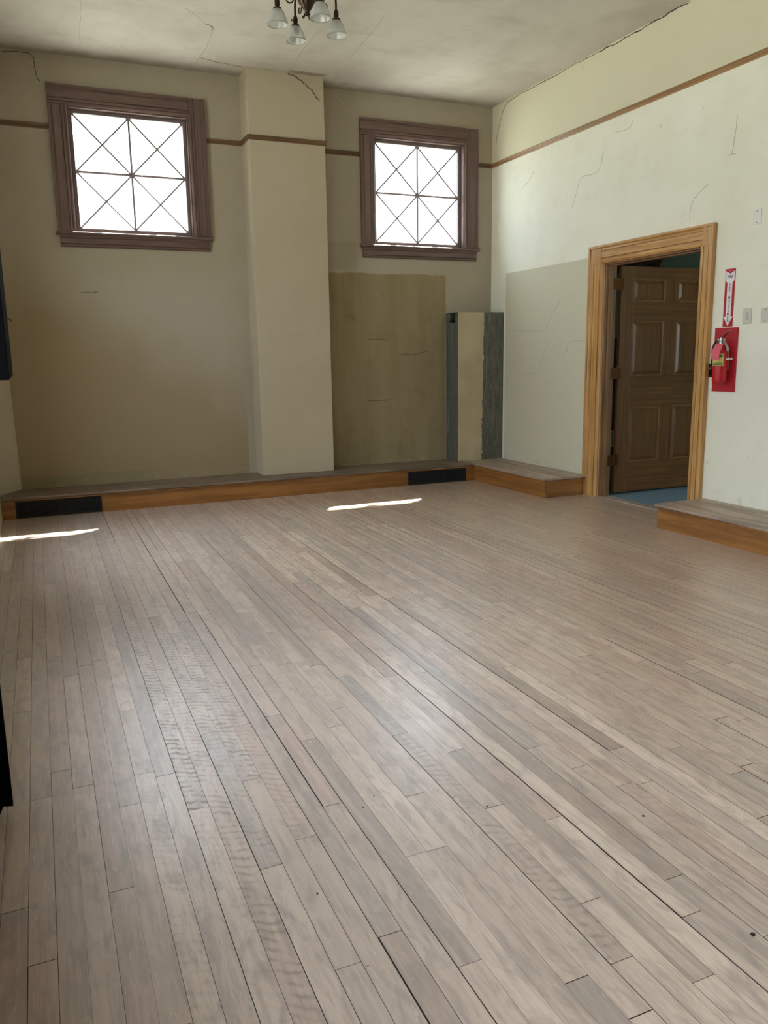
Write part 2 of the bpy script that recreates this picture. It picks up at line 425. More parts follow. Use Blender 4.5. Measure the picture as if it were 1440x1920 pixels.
# ------------------------------------------------------------------ walls
def wall_grid(bm, axis, u0, u1, z0, z1, d0, d1, holes, splay=(0, 0, 0, 0), mi_rev=0):
    """A wall with rectangular holes. axis 'x': runs along x, thickness in y from d0 (room side) to d1."""
    def V(u, d, z): return (u, d, z) if axis == 'x' else (d, u, z)
    us = sorted({u0, u1, *[h[0] for h in holes], *[h[1] for h in holes]})
    zs = sorted({z0, z1, *[h[2] for h in holes], *[h[3] for h in holes]})
    def grid(d, hs):
        us = sorted({u0, u1, *[h[0] for h in hs], *[h[1] for h in hs]})
        zs = sorted({z0, z1, *[h[2] for h in hs], *[h[3] for h in hs]})
        for a, b in zip(us, us[1:]):
            for c, e in zip(zs, zs[1:]):
                m = ((a+b)/2, (c+e)/2)
                if any(h[0] < m[0] < h[1] and h[2] < m[1] < h[3] for h in hs): continue
                bm.faces.new([bm.verts.new(V(*t)) for t in ((a, d, c), (b, d, c), (b, d, e), (a, d, e))])
    out = [(h[0]-splay[0], h[1]+splay[1], h[2]-splay[2], h[3]+splay[3]) for h in holes]
    grid(d0, holes); grid(d1, out)
    for h, k in zip(holes, out):
        A = [(h[0], h[2]), (h[1], h[2]), (h[1], h[3]), (h[0], h[3])]; B = [(k[0], k[2]), (k[1], k[2]), (k[1], k[3]), (k[0], k[3])]
        for i in range(4):
            j = (i+1) % 4
            f = bm.faces.new([bm.verts.new(V(*t)) for t in ((A[i][0], d0, A[i][1]), (A[j][0], d0, A[j][1]), (B[j][0], d1, B[j][1]), (B[i][0], d1, B[i][1]))])
            f.material_index = mi_rev
    for a in ((u0, z0, u0, z1), (u1, z0, u1, z1), (u0, z0, u1, z0), (u0, z1, u1, z1)):
        bm.faces.new([bm.verts.new(V(*t)) for t in ((a[0], d0, a[1]), (a[2], d0, a[3]), (a[2], d1, a[3]), (a[0], d1, a[1]))])

# back wall with the two high windows
WX = ((-4.712, -3.565), (-1.527, -.380)); WZ0, WZ1 = 2.665, 3.872
bm = bmesh.new()
wall_grid(bm, 'x', XL-.4, .25, -.12, H+.2, 0., TW, [(a, b, WZ0, WZ1) for a, b in WX], (.05, .20, .06, .10), 1)
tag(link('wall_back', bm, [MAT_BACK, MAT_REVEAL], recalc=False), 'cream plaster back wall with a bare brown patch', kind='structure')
# pilaster
bm = bmesh.new(); box(bm, P1, P2, -PD, -.0005, ZB, H)
tag(link('wall_pilaster', bm, MAT_PLASTER, bevel=.004), 'cream plaster pilaster between the two windows', kind='structure')
# right wall with the doorway
bm = bmesh.new()
wall_grid(bm, 'y', YR-.3, 0., -.12, H+.2, 0., WT, [(DY1, DY0, -.13, DZ)], mi_rev=0)
tag(link('wall_right', bm, MAT_RIGHT, recalc=False), 'pale cream right wall with the doorway', kind='structure')
# left wall: tall daylight windows (out of frame), right beside the camera
LW = [(-3.05, -1.75, 1.0, 3.85), (-6.35, -4.95, 1.0, 3.85), (-9.3, -7.9, 1.0, 3.85)]
bm = bmesh.new()
wall_grid(bm, 'y', YR-.3, 0., -.12, H+.2, XL, XL-.4, LW, (.1, .1, .05, .05))
tag(link('wall_left', bm, MAT_PLASTER, recalc=False), 'left wall with tall windows beside the viewpoint', kind='structure')
# slanted boxed-in corner at the left end of the back wall
bm = bmesh.new()
v = [(-5.433, -.0005), (XL+.0005, -.33), (XL+.0005, -.0005)]
lo = [bm.verts.new((x, y, ZB)) for x, y in v]; hi = [bm.verts.new((x - .05*(i == 0), y, H)) for i, (x, y) in enumerate(v)]
bm.faces.new(lo); bm.faces.new(hi)
for i in range(3): bm.faces.new((lo[i], lo[(i+1) % 3], hi[(i+1) % 3], hi[i]))
tag(link('wall_corner', bm, MAT_PLASTER), 'slanted plaster corner left of the left window', kind='structure')
# rear wall behind the viewpoint, two windows
RW = []
bm = bmesh.new()
wall_grid(bm, 'x', XL-.4, .25, -.12, H+.2, YR, YR-.4, RW, (.1, .1, .05, .05))
tag(link('wall_rear', bm, MAT_PLASTER, recalc=False), 'plain rear wall behind the viewpoint', kind='structure')
bm = bmesh.new(); box(bm, XL-.4, .25, YR-.4, TW, H, H+.2)
tag(link('ceiling', bm, MAT_CEIL), 'cracked off-white plaster ceiling', kind='structure')

# cracks: shallow filled lines in the plaster, parts of their wall
CRACK = plain('crack_dark', rgb(78, 68, 52), .9)
CRACK_L = plain('crack_pale', rgb(194, 191, 172), .9)
def ribbon(bm, pts, nrm, w, jag=.35):
    N = Vector(nrm); P = smoothpath(pts, 5); rnd = random.Random(len(pts)*31 + int(abs(pts[0][0]+pts[0][2])*100))
    prev = None
    for i, p in enumerate(P):
        t = (P[min(i+1, len(P)-1)] - P[max(i-1, 0)]).normalized(); s = N.cross(t).normalized()
        q = p + s*rnd.uniform(-1, 1)*w*.8
        ww = w*rnd.uniform(1-jag, 1+jag) * (.35 if i in (0, len(P)-1) else 1)
        cur = [q - s*ww/2, q - s*ww/2 + N*.0012, q + s*ww/2 + N*.0012, q + s*ww/2]
        cur = [bm.verts.new(c) for c in cur]
        if prev:
            for k in range(3): bm.faces.new((prev[k], prev[k+1], cur[k+1], cur[k]))
        prev = cur
def cracks(parent, groups, nrm):
    for name, mat, w, lines in groups:
        for L in lines:
            bm = bmesh.new(); ribbon(bm, L, nrm, w)
            link('plaster_crack', bm, mat, bpy.data.objects[parent])
z = H
cracks('ceiling', [
    ('a', CRACK_L, .006, [[(-3.83,-1.46,z),(-3.73,-1.36,z),(-3.6,-1.2,z),(-3.52,-1.17,z)], [(-4.62,-1.32,z),(-4.6,-.82,z),(-4.57,-.31,z)],
        [(-2.65,-1.12,z),(-2.62,-.77,z),(-2.57,-.31,z)], [(-2.23,-1.91,z),(-2.18,-1.43,z),(-2.14,-.8,z)], [(-2.09,-.74,z),(-2.07,-.47,z),(-2.06,-.07,z)],
        [(-3.52,-1.17,z),(-3.51,-.98,z),(-3.49,-.65,z),(-3.5,-.36,z),(-3.49,-.12,z)], [(-2.64,-1.5,z),(-2.65,-1.12,z)]]),
    ('b', CRACK, .007, [[(-3.49,-.39,z),(-3.32,-.33,z),(-3.13,-.3,z),(-3.03,-.28,z)], [(-3.6,-1.2,z),(-3.55,-1.18,z),(-3.52,-1.1,z)]])], (0, 0, -1))
cracks('wall_right', [
    ('a', CRACK, .010, [[(0,-3.12,4.29),(0,-2.88,4.293),(0,-2.62,4.288),(0,-2.41,4.283),(0,-2.15,4.282),(0,-1.92,4.286)]]),
    ('a', CRACK, .006, [[(0,-1.92,4.286),(0,-1.67,4.289),(0,-1.18,4.285),(0,-.84,4.289),(0,-.42,4.284),(0,-.25,4.23),(0,-.14,4.05),(0,-.08,3.88)]]),
    ('b', CRACK_L, .0045, [[(0,-2.06,3.36),(0,-2.01,3.22),(0,-1.91,3.19),(0,-1.72,3.19),(0,-1.64,3.04),(0,-1.58,2.92)],
        [(0,-2.47,3.55),(0,-2.41,3.49),(0,-2.2,3.5)], [(0,-3.43,2.81),(0,-3.33,2.76),(0,-3.27,2.71),(0,-3.24,2.63),(0,-3.24,2.53)],
        [(0,-3.69,3.28),(0,-3.68,3.12),(0,-3.66,2.99)], [(0,-3.61,2.99),(0,-3.71,2.99)],
        [(0,-1.42,2.01),(0,-1.27,1.88),(0,-1.12,1.72),(0,-.82,1.72),(0,-.43,1.73)], [(0,-1.15,1.5),(0,-1.09,1.34),(0,-.95,1.24),(0,-.34,1.24)],
        [(0,-1.87,1.58),(0,-1.6,1.58),(0,-1.53,1.46),(0,-1.29,1.45)], [(0,-.89,3.43),(0,-.79,3.35),(0,-.66,3.29)]])], (-1, 0, 0))
cracks('wall_back', [
    ('a', CRACK, .007, [[(-5.24,0,4.27),(-5.06,0,4.285),(-5.,0,4.28),(-4.965,0,4.24),(-4.96,0,4.15),(-4.95,0,4.08),(-4.92,0,4.04)]]),
    ('b', CRACK_L, .005, [[(-2.02,0,4.27),(-1.9,0,4.18),(-1.84,0,4.05)]]),
    ('c', CRACK, .005, [[(-4.73,0,2.13),(-4.55,0,2.14)], [(-1.64,0,1.66),(-1.37,0,1.65)], [(-1.27,0,1.48),(-1.05,0,1.48),(-.85,0,1.52)], [(-1.66,0,.95),(-1.35,0,.95)]])], (0, -1, 0))
yp = -PD
cracks('wall_pilaster', [
    ('a', CRACK, .010, [[(-2.59,yp,4.295),(-2.47,yp,4.25),(-2.36,yp,4.18),(-2.31,yp,4.12),(-2.25,yp,4.06)]]),
    ('a', CRACK_L, .006, [[(-2.25,yp,4.06),(-2.25,yp,3.83),(-2.23,yp,3.73)], [(-2.88,yp,2.56),(-2.54,yp,2.56)], [(-2.75,yp,1.75),(-2.48,yp,1.76)]])], (0, -1, 0))

# ------------------------------------------------------------------ picture rail
RAIL = [(-.001, RB), (.006, RB), (.011, RB+.008), (.015, RB+.016), (.012, RB+.02), (.016, RB+.026), (.020, RB+.036), (.020, RT-.003), (.016, RT), (-.001, RT)]
def rail(name, path, mat, label):
    bm = bmesh.new(); sweep(bm, RAIL, path, -1)
    tag(link(name, bm, mat), label, kind='structure')
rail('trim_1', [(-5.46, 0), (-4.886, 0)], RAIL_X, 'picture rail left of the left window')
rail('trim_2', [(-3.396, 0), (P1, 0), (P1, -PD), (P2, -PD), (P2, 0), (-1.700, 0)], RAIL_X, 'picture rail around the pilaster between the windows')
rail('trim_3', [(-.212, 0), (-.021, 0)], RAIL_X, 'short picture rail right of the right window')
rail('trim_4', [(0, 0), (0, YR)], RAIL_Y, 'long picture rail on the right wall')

# ------------------------------------------------------------------ windows
def casing_prof(w, t=.034):
    return [(0, 0), (0, t+.012), (.024, t+.012), (.029, t+.002), (.036, t-.004), (.043, t), (w-.062, t), (w-.056, t-.007), (w-.050, t),
            (w-.034, t+.003), (w-.028, t-.006), (w-.022, t-.001), (w-.008, t-.006), (w, t-.014), (w, 0)]
def window(n, dx):
    R = empty('window_%d' % n, (-4.14 + dx, 0, 2.69), ['high leaded window left of the pilaster', 'high leaded window right of the pilaster'][n-1], kind='structure')
    xl, xr, zt, zs = -4.884 + dx, -3.397 + dx, 4.033, 2.700
    ol, orr, ot = -4.712 + dx, -3.565 + dx, 3.858          # inner edge of the casing
    bm = bmesh.new(); prism(bm, casing_prof(orr-.0 and (ol - xl)), (xl, 0, zs), (1, 0, 0), (0, -1, 0), (0, 0, 1), ot - zs)
    link('side_casing', bm, WALNUT_V, R)
    bm = bmesh.new(); prism(bm, casing_prof(xr - orr), (xr, 0, zs), (-1, 0, 0), (0, -1, 0), (0, 0, 1), zt - zs)
    link('side_casing', bm, WALNUT_V, R)
    bm = bmesh.new(); prism(bm, casing_prof(zt - ot), (xl, 0, zt), (0, 0, -1), (0, -1, 0), (1, 0, 0), orr - xl + .002)
    link('head_casing', bm, WALNUT_H, R)
    bm = bmesh.new()                                        # stool and apron
    prism(bm, [(.07, 0), (.07, .030), (-.062, .030), (-.070, .024), (-.072, .014), (-.068, .005), (-.060, 0)], (xl - .018, 0, zs - .030), (0, 1, 0), (0, 0, 1), (1, 0, 0), xr - xl + .034)
    link('stool', bm, WALNUT_H, R)
    bm = bmesh.new()
    prism(bm, [(0, 0), (.016, 0), (.026, .008), (.030, .022), (.024, .028), (.030, .034), (.030, .082), (.040, .090), (.044, .108), (0, .108)],
          (xl + .014, 0, zs - .138), (0, -1, 0), (0, 0, 1), (1, 0, 0), xr - xl - .028)
    link('apron', bm, WALNUT_H, R)
    bm = bmesh.new()                                        # jamb liner in the thickness of the wall
    t = .012; y1 = .16
    box(bm, ol, ol + t, -.004, y1, zs, ot); box(bm, orr - t, orr, -.004, y1, zs, ot)
    box(bm, ol, orr, -.004, y1, ot - t, ot + .012); box(bm, ol, orr, .068, y1 + .05, zs - .035, zs + .001)
    link('jamb', bm, WALNUT_V, R)
    # sash
    a, b, c, d = ol + t, orr - t, zs + .002, ot - t
    sw, sb = .034, .050
    bm = bmesh.new(); y0, y1 = .062, .108
    for (p, q, r_, s_) in ((a, a+sw, c, d), (b-sw, b, c, d), (a+sw, b-sw, c, c+sb), (a+sw, b-sw, d-sw, d)): box(bm, p, q, y0, y1, r_, s_)
    sash = link('sash', bm, [SASH_M], R, bevel=.004)
    ga, gb, gc, gd = a+sw, b-sw, c+sb, d-sw; mx, mz = (ga+gb)/2, (gc+gd)/2; ym = .078
    bm = bmesh.new(); tube(bm, [(mx, ym, gc-.01), (mx, ym, gd+.01)], .011, 8)
    link('upright_bar', bm, LEAD, sash)
    bm = bmesh.new(); tube(bm, [(ga-.01, ym, mz), (gb+.01, ym, mz)], .0125, 8)
    link('cross_bar', bm, LEAD, sash)
    for (x0, x1) in ((ga, mx), (mx, gb)):
        for (z0, z1) in ((gc, mz), (mz, gd)):
            bm = bmesh.new(); tube(bm, [(x0, ym, z0), (x1, ym, z1)], .0092, 6); link('diagonal_bar', bm, LEAD, sash)
            bm = bmesh.new(); tube(bm, [(x0, ym+.002, z1), (x1, ym+.002, z0)], .0092, 6); link('diagonal_bar', bm, LEAD, sash)
    bm = bmesh.new()
    for (x, zz, r) in ((mx, mz, .026), (mx, gd, .024), (mx, gc, .016), (ga, mz, .020), (gb, mz, .022), (ga, gd, .018), (gb, gd, .026), (ga, gc, .018), (gb, gc, .022),
                       ((ga+mx)/2, (gc+mz)/2, .011), ((gb+mx)/2, (gc+mz)/2, .011), ((ga+mx)/2, (gd+mz)/2, .011), ((gb+mx)/2, (gd+mz)/2, .011)):
        lathe(bm, [(0, -.008), (r, -.006), (r, .006), (0, .008)], (x, ym, zz), 14, False, axis=(0, 1, 0))
    link('joint_boss', bm, LEAD, sash)
    bm = bmesh.new()
    box(bm, ga-.008, gb+.008, .0905, .0945, gc-.008, gd+.008)
    link('glass', bm, GLASS, sash)
window(1, 0.); window(2, 3.185)

# plain sashes for the windows out of frame (left and rear walls)
def plain_window(name, axis, u0, u1, z0, z1, d, lab):
    bm = bmesh.new()
    def B(a, b, c, e, t=.03):
        if axis == 'y': box(bm, d-t, d+t, a, b, c, e)
        else: box(bm, a, b, d-t, d+t, c, e)
    w = .05; m = (z0+z1)/2; um = (u0+u1)/2
    B(u0, u0+w, z0, z1); B(u1-w, u1, z0, z1); B(u0+w, u1-w, z0, z0+w); B(u0+w, u1-w, z1-w, z1); B(u0+w, u1-w, m-.025, m+.025); B(um-.012, um+.012, z0+w, m-.025, .012); B(um-.012, um+.012, m+.025, z1-w, .012)
    tag(link(name, bm, WALNUT_V), lab, kind='structure')
for i, h in enumerate(LW): plain_window('window_%d' % (3+i), 'y', *h, XL-.12, 'tall sash window in the left wall beside the viewpoint')
for i, h in enumerate(RW): plain_window('window_%d' % (6+i), 'x', *h, YR-.12, 'tall sash window in the rear wall behind the viewpoint')

# ------------------------------------------------------------------ doorway
D = empty('door_1', (0, -2.8, 0), 'oak doorway in the right wall with its door open into the hall', kind='structure')
FO, FI, NI, NO, HT = -1.932, -2.140, -3.405, -3.555, 2.491
HB = 2.320
def dprof(w, t=.030):
    return [(0, 0), (0, t+.014), (.022, t+.014), (.027, t+.004), (.034, t), (w*.34, t), (w*.34+.001, t-.013), (w*.34+.007, t-.013), (w*.34+.008, t), (w-.045, t), (w-.044, t-.014), (w-.037, t-.014), (w-.035, t-.002), (w-.012, t), (w-.006, t-.004), (w, t-.012), (w, 0)]
bm = bmesh.new(); prism(bm, dprof(FO-FI), (0, FO, 0), (0, -1, 0), (-1, 0, 0), (0, 0, 1), HB - .0); link('side_casing', bm, OAK_R, D)
bm = bmesh.new(); prism(bm, dprof(NI-NO), (0, NO, 0), (0, 1, 0), (-1, 0, 0), (0, 0, 1), HB - .0); link('side_casing', bm, OAK_R, D)
hh = HT - HB
hp = [(0, 0), (0, .042), (.020, .042), (.026, .032), (.034, .028), (.050, .030), (.051, .016), (.058, .016), (.060, .030), (.118, .030), (.119, .015), (.127, .015), (.129, .029), (.155, .028), (hh, .018), (hh, 0)]
bm = bmesh.new(); prism(bm, hp, (0, FI+.02, HT), (0, 0, -1), (-1, 0, 0), (0, -1, 0), (FI+.02)-(NI-.03)); link('head_casing', bm, OAK_H, D)
bm = bmesh.new(); box(bm, -.034, 0, FI+.0205, FO-.024, HB-.002, HT-.024); box(bm, -.044, 0, FO-.024, FO, HB, HT); box(bm, -.044, 0, FI+.0205, FO-.024, HT-.024, HT); link('corner_block', bm, OAK_R, D, bevel=.002)
bm = bmesh.new(); box(bm, -.034, 0, NO+.022, NI-.0305, HB-.002, HT-.022); box(bm, -.044, 0, NO, NO+.022, HB, HT); box(bm, -.044, 0, NO+.022, NI-.0305, HT-.022, HT); link('corner_block', bm, OAK_R, D, bevel=.002)
for (a, b) in ((FI-.012, DY0), (DY1, NI+.004)):
    bm = bmesh.new()
    s = 1 if a > -2.5 else -1
    if s == 1:
        box(bm, 0, WT+.01, DY0-.022, DY0-.0005, 0, DZ-.001); box(bm, .03, .085, DY0-.036, DY0-.022, 0, DZ-.02)
    else:
        box(bm, 0, WT+.01, DY1+.0005, DY1+.022, 0, DZ-.001); box(bm, .03, .085, DY1+.022, DY1+.036, 0, DZ-.02)
    link('jamb', bm, OAK_JAMB, D, bevel=.002)
bm = bmesh.new(); box(bm, 0, WT+.01, DY1+.022, DY0-.022, DZ-.022, DZ-.001); box(bm, .03, .085, DY1+.022, DY0-.022, DZ-.036, DZ-.022); link('head_jamb', bm, OAK_JAMB, D, bevel=.002)
# threshold boards and metal strip
bm = bmesh.new(); box(bm, .0, WT, DY1+.023, DY0-.023, -.003, .008); link('threshold', bm, TREAD_Y, D, bevel=.003)
bm = bmesh.new(); box(bm, .012, .040, DY1+.024, -2.40, .008, .0115); link('metal_strip', bm, STEEL, D, bevel=.001)
# leaf, open at a right angle into the hall
LX, LEN, LT = .225, 1.275, .044
LY = -2.128                                    # face we see
LZ0, LZ1 = .018, 2.335-.03
Lf = empty('door_leaf', (LX, LY + LT/2, LZ0)); Lf.parent = D; Lf.location = Vector((LX, LY + LT/2, LZ0)) - Vector(D.location)
def lb(name, x0, x1, z0, z1, mat, t0=0., t1=LT):
    bm = bmesh.new(); box(bm, x0, x1, LY+t0, LY+t1, z0, z1); return link(name, bm, mat, Lf, bevel=.003)
xs = (LX, LX+.157, LX+.567, LX+.735, LX+LEN-.13, LX+LEN)
lb('stile', xs[0], xs[1], LZ0, LZ1, OAK_DOOR_V); lb('stile', xs[4], xs[5], LZ0, LZ1, OAK_DOOR_V)
rails = ((LZ0, .330), (.900, 1.220), (1.775, 1.965), (2.185, LZ1))
for a, b in rails: lb('rail', xs[1], xs[4], a, b, OAK_DOOR_H, .0005, LT-.0005)
for (a, b) in ((.330, .900), (1.220, 1.775), (1.965, 2.185)):
    lb('mullion', xs[2], xs[3], a, b, OAK_DOOR_V, .0008, LT-.0008)
    for (x0, x1) in ((xs[1], xs[2]), (xs[3], xs[4])):
        bm = bmesh.new(); box(bm, x0-.004, x1+.004, LY+.016, LY+LT-.016, a-.004, b+.004)
        # raised field with sloping margins
        for sgn, yb, yo in ((1, LY+.016, LY+.006), (-1, LY+LT-.016, LY+LT-.006)):
            m0, m1 = .022, .05
            A = [(x0+m0, a+m0), (x1-m0, a+m0), (x1-m0, b-m0), (x0+m0, b-m0)]; Bq = [(x0+m1, a+m1), (x1-m1, a+m1), (x1-m1, b-m1), (x0+m1, b-m1)]
            va = [bm.verts.new((x, yb, zq)) for x, zq in A]; vb = [bm.verts.new((x, yo, zq)) for x, zq in Bq]
            for i in range(4): bm.faces.new((va[i], va[(i+1) % 4], vb[(i+1) % 4], vb[i]))
            bm.faces.new(vb)
        link('panel', bm, OAK_DOOR_V, Lf)
        bm = bmesh.new()                        # bead round the panel
        for (p, q, r_, s_) in ((x0, x0+.012, a, b), (x1-.012, x1, a, b), (x0+.012, x1-.012, a, a+.012), (x0+.012, x1-.012, b-.012, b)):
            box(bm, p, q, LY+.005, LY+.016, r_, s_)
        link('panel_bead', bm, OAK_JAMB, Lf, bevel=.004)
for zz in (2.126, 1.252, .370):
    bm = bmesh.new()
    lathe(bm, [(0, -.075), (.006, -.07), (.0085, -.062), (.0085, .062), (.006, .07), (0, .075)], (WT+.056, DY0-.022, zz), 12, False)
    box(bm, WT-.03, WT+.050, DY0-.026, DY0-.0215, zz-.055, zz+.055); box(bm, WT+.060, LX+.0005, DY0-.024, DY0-.020, zz-.055, zz+.055)
    box(bm, LX-.003, LX+.0005, DY0-.0235, LY+LT-.004, zz-.055, zz+.055)
    hg = link('hinge', bm, BRASS, D); hg['label'] = 'brass butt hinge'
bm = bmesh.new()                                # knob at the free edge
for s in (1, -1):
    lathe(bm, [(.026, 0), (.026, .004), (.010, .008), (.010, .030), (.024, .040), (.028, .052), (.018, .064), (0, .066)], (LX+LEN-.065, LY if s < 0 else LY+LT, 1.02), 18, True, axis=(0, s, 0))
link('knob', bm, BRASS, Lf, smooth=True)

# hallway beyond
HALL_WALL = plain('hall_wall_paint', rgb(150, 170, 160), .8, 0, .05, 3)
HALL_DARK = wood('hall_dark_wood', rgb(84, 44, 30), rgb(52, 26, 18), 'y', .35, 30, .2)
CARPET = plain('hall_blue_carpet', rgb(112, 136, 150), .95, 0, .18, 160)
bm = bmesh.new(); box(bm, WT, 2.9, -7.0, 1.0, -.12, -.001); tag(link('floor_hall', bm, CARPET), 'blue grey hall floor beyond the doorway', kind='structure')
bm = bmesh.new(); box(bm, 2.5, 2.7, -7.0, 1.0, -.001, 3.2); tag(link('wall_hall', bm, HALL_WALL), 'pale green hall wall beyond the doorway', kind='structure')
bm = bmesh.new(); wall_grid(bm, 'x', WT, 2.7, -.001, 3.2, 0.8, 1.0, []); tag(link('wall_hall_far', bm, HALL_WALL, recalc=False), 'far end wall of the hall', kind='structure')
bm = bmesh.new(); wall_grid(bm, 'x', WT, 2.7, -.001, 3.2, -7.0, -7.2, [(.7, 2.2, 1.1, 2.6)]); tag(link('wall_hall_near', bm, HALL_WALL, recalc=False), 'near end wall of the hall with an added daylight opening', kind='structure')  # unseen opening, added and sized to let light into the hall
bm = bmesh.new(); box(bm, WT, 2.7, -7.2, 1.0, 3.2, 3.35); tag(link('ceiling_hall', bm, HALL_WALL), 'hall ceiling', kind='structure')
bm = bmesh.new(); box(bm, WT, WT+.06, .0, 1.0, -.001, 3.2); tag(link('wall_hall_side', bm, HALL_WALL), 'hall wall on the room side', kind='structure')
bm = bmesh.new(); box(bm, 2.47, 2.5, -1.6, .795, .0, 1.60); box(bm, 2.455, 2.5, -1.6, .795, 1.60, 1.66); box(bm, 2.455, 2.5, -1.6, .795, 0, .18)
tag(link('trim_5', bm, HALL_DARK, bevel=.004), 'dark wood panelling on the hall wall', kind='structure')
bm = bmesh.new(); box(bm, 2.44, 2.5, -.12, .795, 2.56, 2.61); box(bm, 2.42, 2.5, -.16, .795, 2.61, 2.65); box(bm, 2.40, 2.5, -.20, .795, 2.65, 2.70)
tag(link('trim_6', bm, HALL_DARK, bevel=.004), 'dark cornice moulding on the hall wall above the open door', kind='structure')
bm = bmesh.new(); box(bm, 2.36, 2.455, .40, .58, .12, .36); box(bm, 2.35, 2.36, .42, .56, .15, .33, 1)
tag(link('wall_box', bm, [WHITE_P, IVORY], bevel=.008), 'small white box low on the hall wall behind the door hinge', 'box')

# ------------------------------------------------------------------ raised steps along the walls
TH = .024
st = empty('raised_step', (-2.8, -.27, 0), 'L-shaped low wooden step with orange oak riser along the back wall', 'step', kind='structure')
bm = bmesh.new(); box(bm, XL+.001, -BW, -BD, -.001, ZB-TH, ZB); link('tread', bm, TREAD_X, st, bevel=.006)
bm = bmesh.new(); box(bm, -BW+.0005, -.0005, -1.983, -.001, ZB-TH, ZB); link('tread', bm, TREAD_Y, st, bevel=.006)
bm = bmesh.new(); box(bm, XL+.001, -BWR, -BDR, -BDR+.022, 0, ZB-TH); link('riser', bm, RISER_X, st)
bm = bmesh.new(); box(bm, -BWR, -BWR+.022, -1.965, -BDR, 0, ZB-TH); link('riser', bm, RISER_Y, st)
bm = bmesh.new(); box(bm, -BWR+.0005, -.045, -1.9645, -1.943, 0, ZB-TH-.0005); link('riser', bm, RISER_X, st)
bm = bmesh.new(); prism(bm, [(0, 0), (.014, 0), (.012, .010), (.006, .014), (0, .014)], (XL+.002, -BDR, ZB-TH-.014), (0, -1, 0), (0, 0, 1), (1, 0, 0), (-BWR) - (XL+.002)); link('cove_strip', bm, RISER_X, st)
bm = bmesh.new(); prism(bm, [(0, 0), (.012, 0), (.010, .008), (.006, .012), (0, .012)], (-BWR, -1.965, ZB-TH-.012), (-1, 0, 0), (0, 0, 1), (0, 1, 0), 1.965-BDR); link('cove_strip', bm, RISER_Y, st)
st2 = empty('raised_step', (-.27, -6., 0), 'low wooden step with orange oak riser right of the doorway under the fire extinguisher', 'step', kind='structure')
Y2 = -3.577
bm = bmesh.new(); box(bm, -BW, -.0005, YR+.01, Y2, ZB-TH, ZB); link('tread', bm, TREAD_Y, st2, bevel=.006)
bm = bmesh.new(); box(bm, -BWR, -BWR+.022, YR+.01, Y2-.02, 0, ZB-TH); link('riser', bm, RISER_Y, st2)
bm = bmesh.new(); box(bm, -BWR+.0225, -.0005, Y2-.042, Y2-.02, 0, ZB-TH-.0005); link('riser', bm, RISER_X, st2)
bm = bmesh.new(); prism(bm, [(0, 0), (.012, 0), (.010, .008), (.006, .012), (0, .012)], (-BWR, YR+.02, ZB-TH-.012), (-1, 0, 0), (0, 0, 1), (0, 1, 0), (Y2-.02)-(YR+.02)); link('cove_strip', bm, RISER_Y, st2)

# heating grilles let into the riser
def grille(x0, x1, z0, z1, kind, label):
    g = empty('heating_grille', ((x0+x1)/2, -BDR-.004, z0), label, 'grille', 'black heating grilles in the step riser')
    y0, y1 = -BDR-.0085, -BDR-.0005; f = .014
    bm = bmesh.new()
    for (a, b, c, d) in ((x0, x0+f, z0, z1), (x1-f, x1, z0, z1), (x0+f, x1-f, z0, z0+f), (x0+f, x1-f, z1-f, z1)): box(bm, a, b, y0, y1, c, d)
    link('frame', bm, BLACK_IRON, g, bevel=.002)
    bm = bmesh.new(); box(bm, x0+f, x1-f, y1-.0025, y1, z0+f, z1-f); link('backing', bm, VOID, g)
    bm = bmesh.new(); ya, yb = y0+.002, y1-.003; t = .0022
    X0, X1, Z0, Z1 = x0+f, x1-f, z0+f, z1-f
    if kind == 'grid':
        n = 28
        for i in range(1, n):
            x = X0 + (X1-X0)*i/n; box(bm, x-t, x+t, ya, yb, Z0, Z1)
        for i in range(1, 6):
            q = Z0 + (Z1-Z0)*i/6; box(bm, X0, X1, ya+.0005, yb+.0004, q-t, q+t)
    else:
        n = 8; uw = (X1-X0)/n; h = Z1-Z0
        for i in range(n):
            a = X0 + i*uw
            box(bm, a-t, a+t, ya, yb, Z0, Z1)
            P = [(.12, .1), (.12, .9), (.88, .9), (.88, .3), (.38, .3), (.38, .65), (.62, .65)] if i % 2 == 0 else [(.88, .9), (.88, .1), (.12, .1), (.12, .7), (.62, .7), (.62, .38), (.38, .38)]
            for (u0, v0), (u1, v1) in zip(P, P[1:]):
                xa, xb = sorted((a+u0*uw, a+u1*uw)); za, zb = sorted((Z0+v0*h, Z0+v1*h))
                box(bm, xa-t, xb+t, ya+.0003*(i % 3), yb, za-t, zb+t)
        for q in (.05, .95): box(bm, X0, X1, ya+.0008, yb, Z0+q*h-t*.7, Z0+q*h+t*.7)
    link('lattice', bm, BLACK_IRON, g)
grille(-5.497, -4.724, .006, .1795, 'key', 'black heating grille with a key pattern in the riser under the left window')
grille(-1.397, -.645, .004, .156, 'grid', 'black heating grille with a square grid in the riser near the right corner')

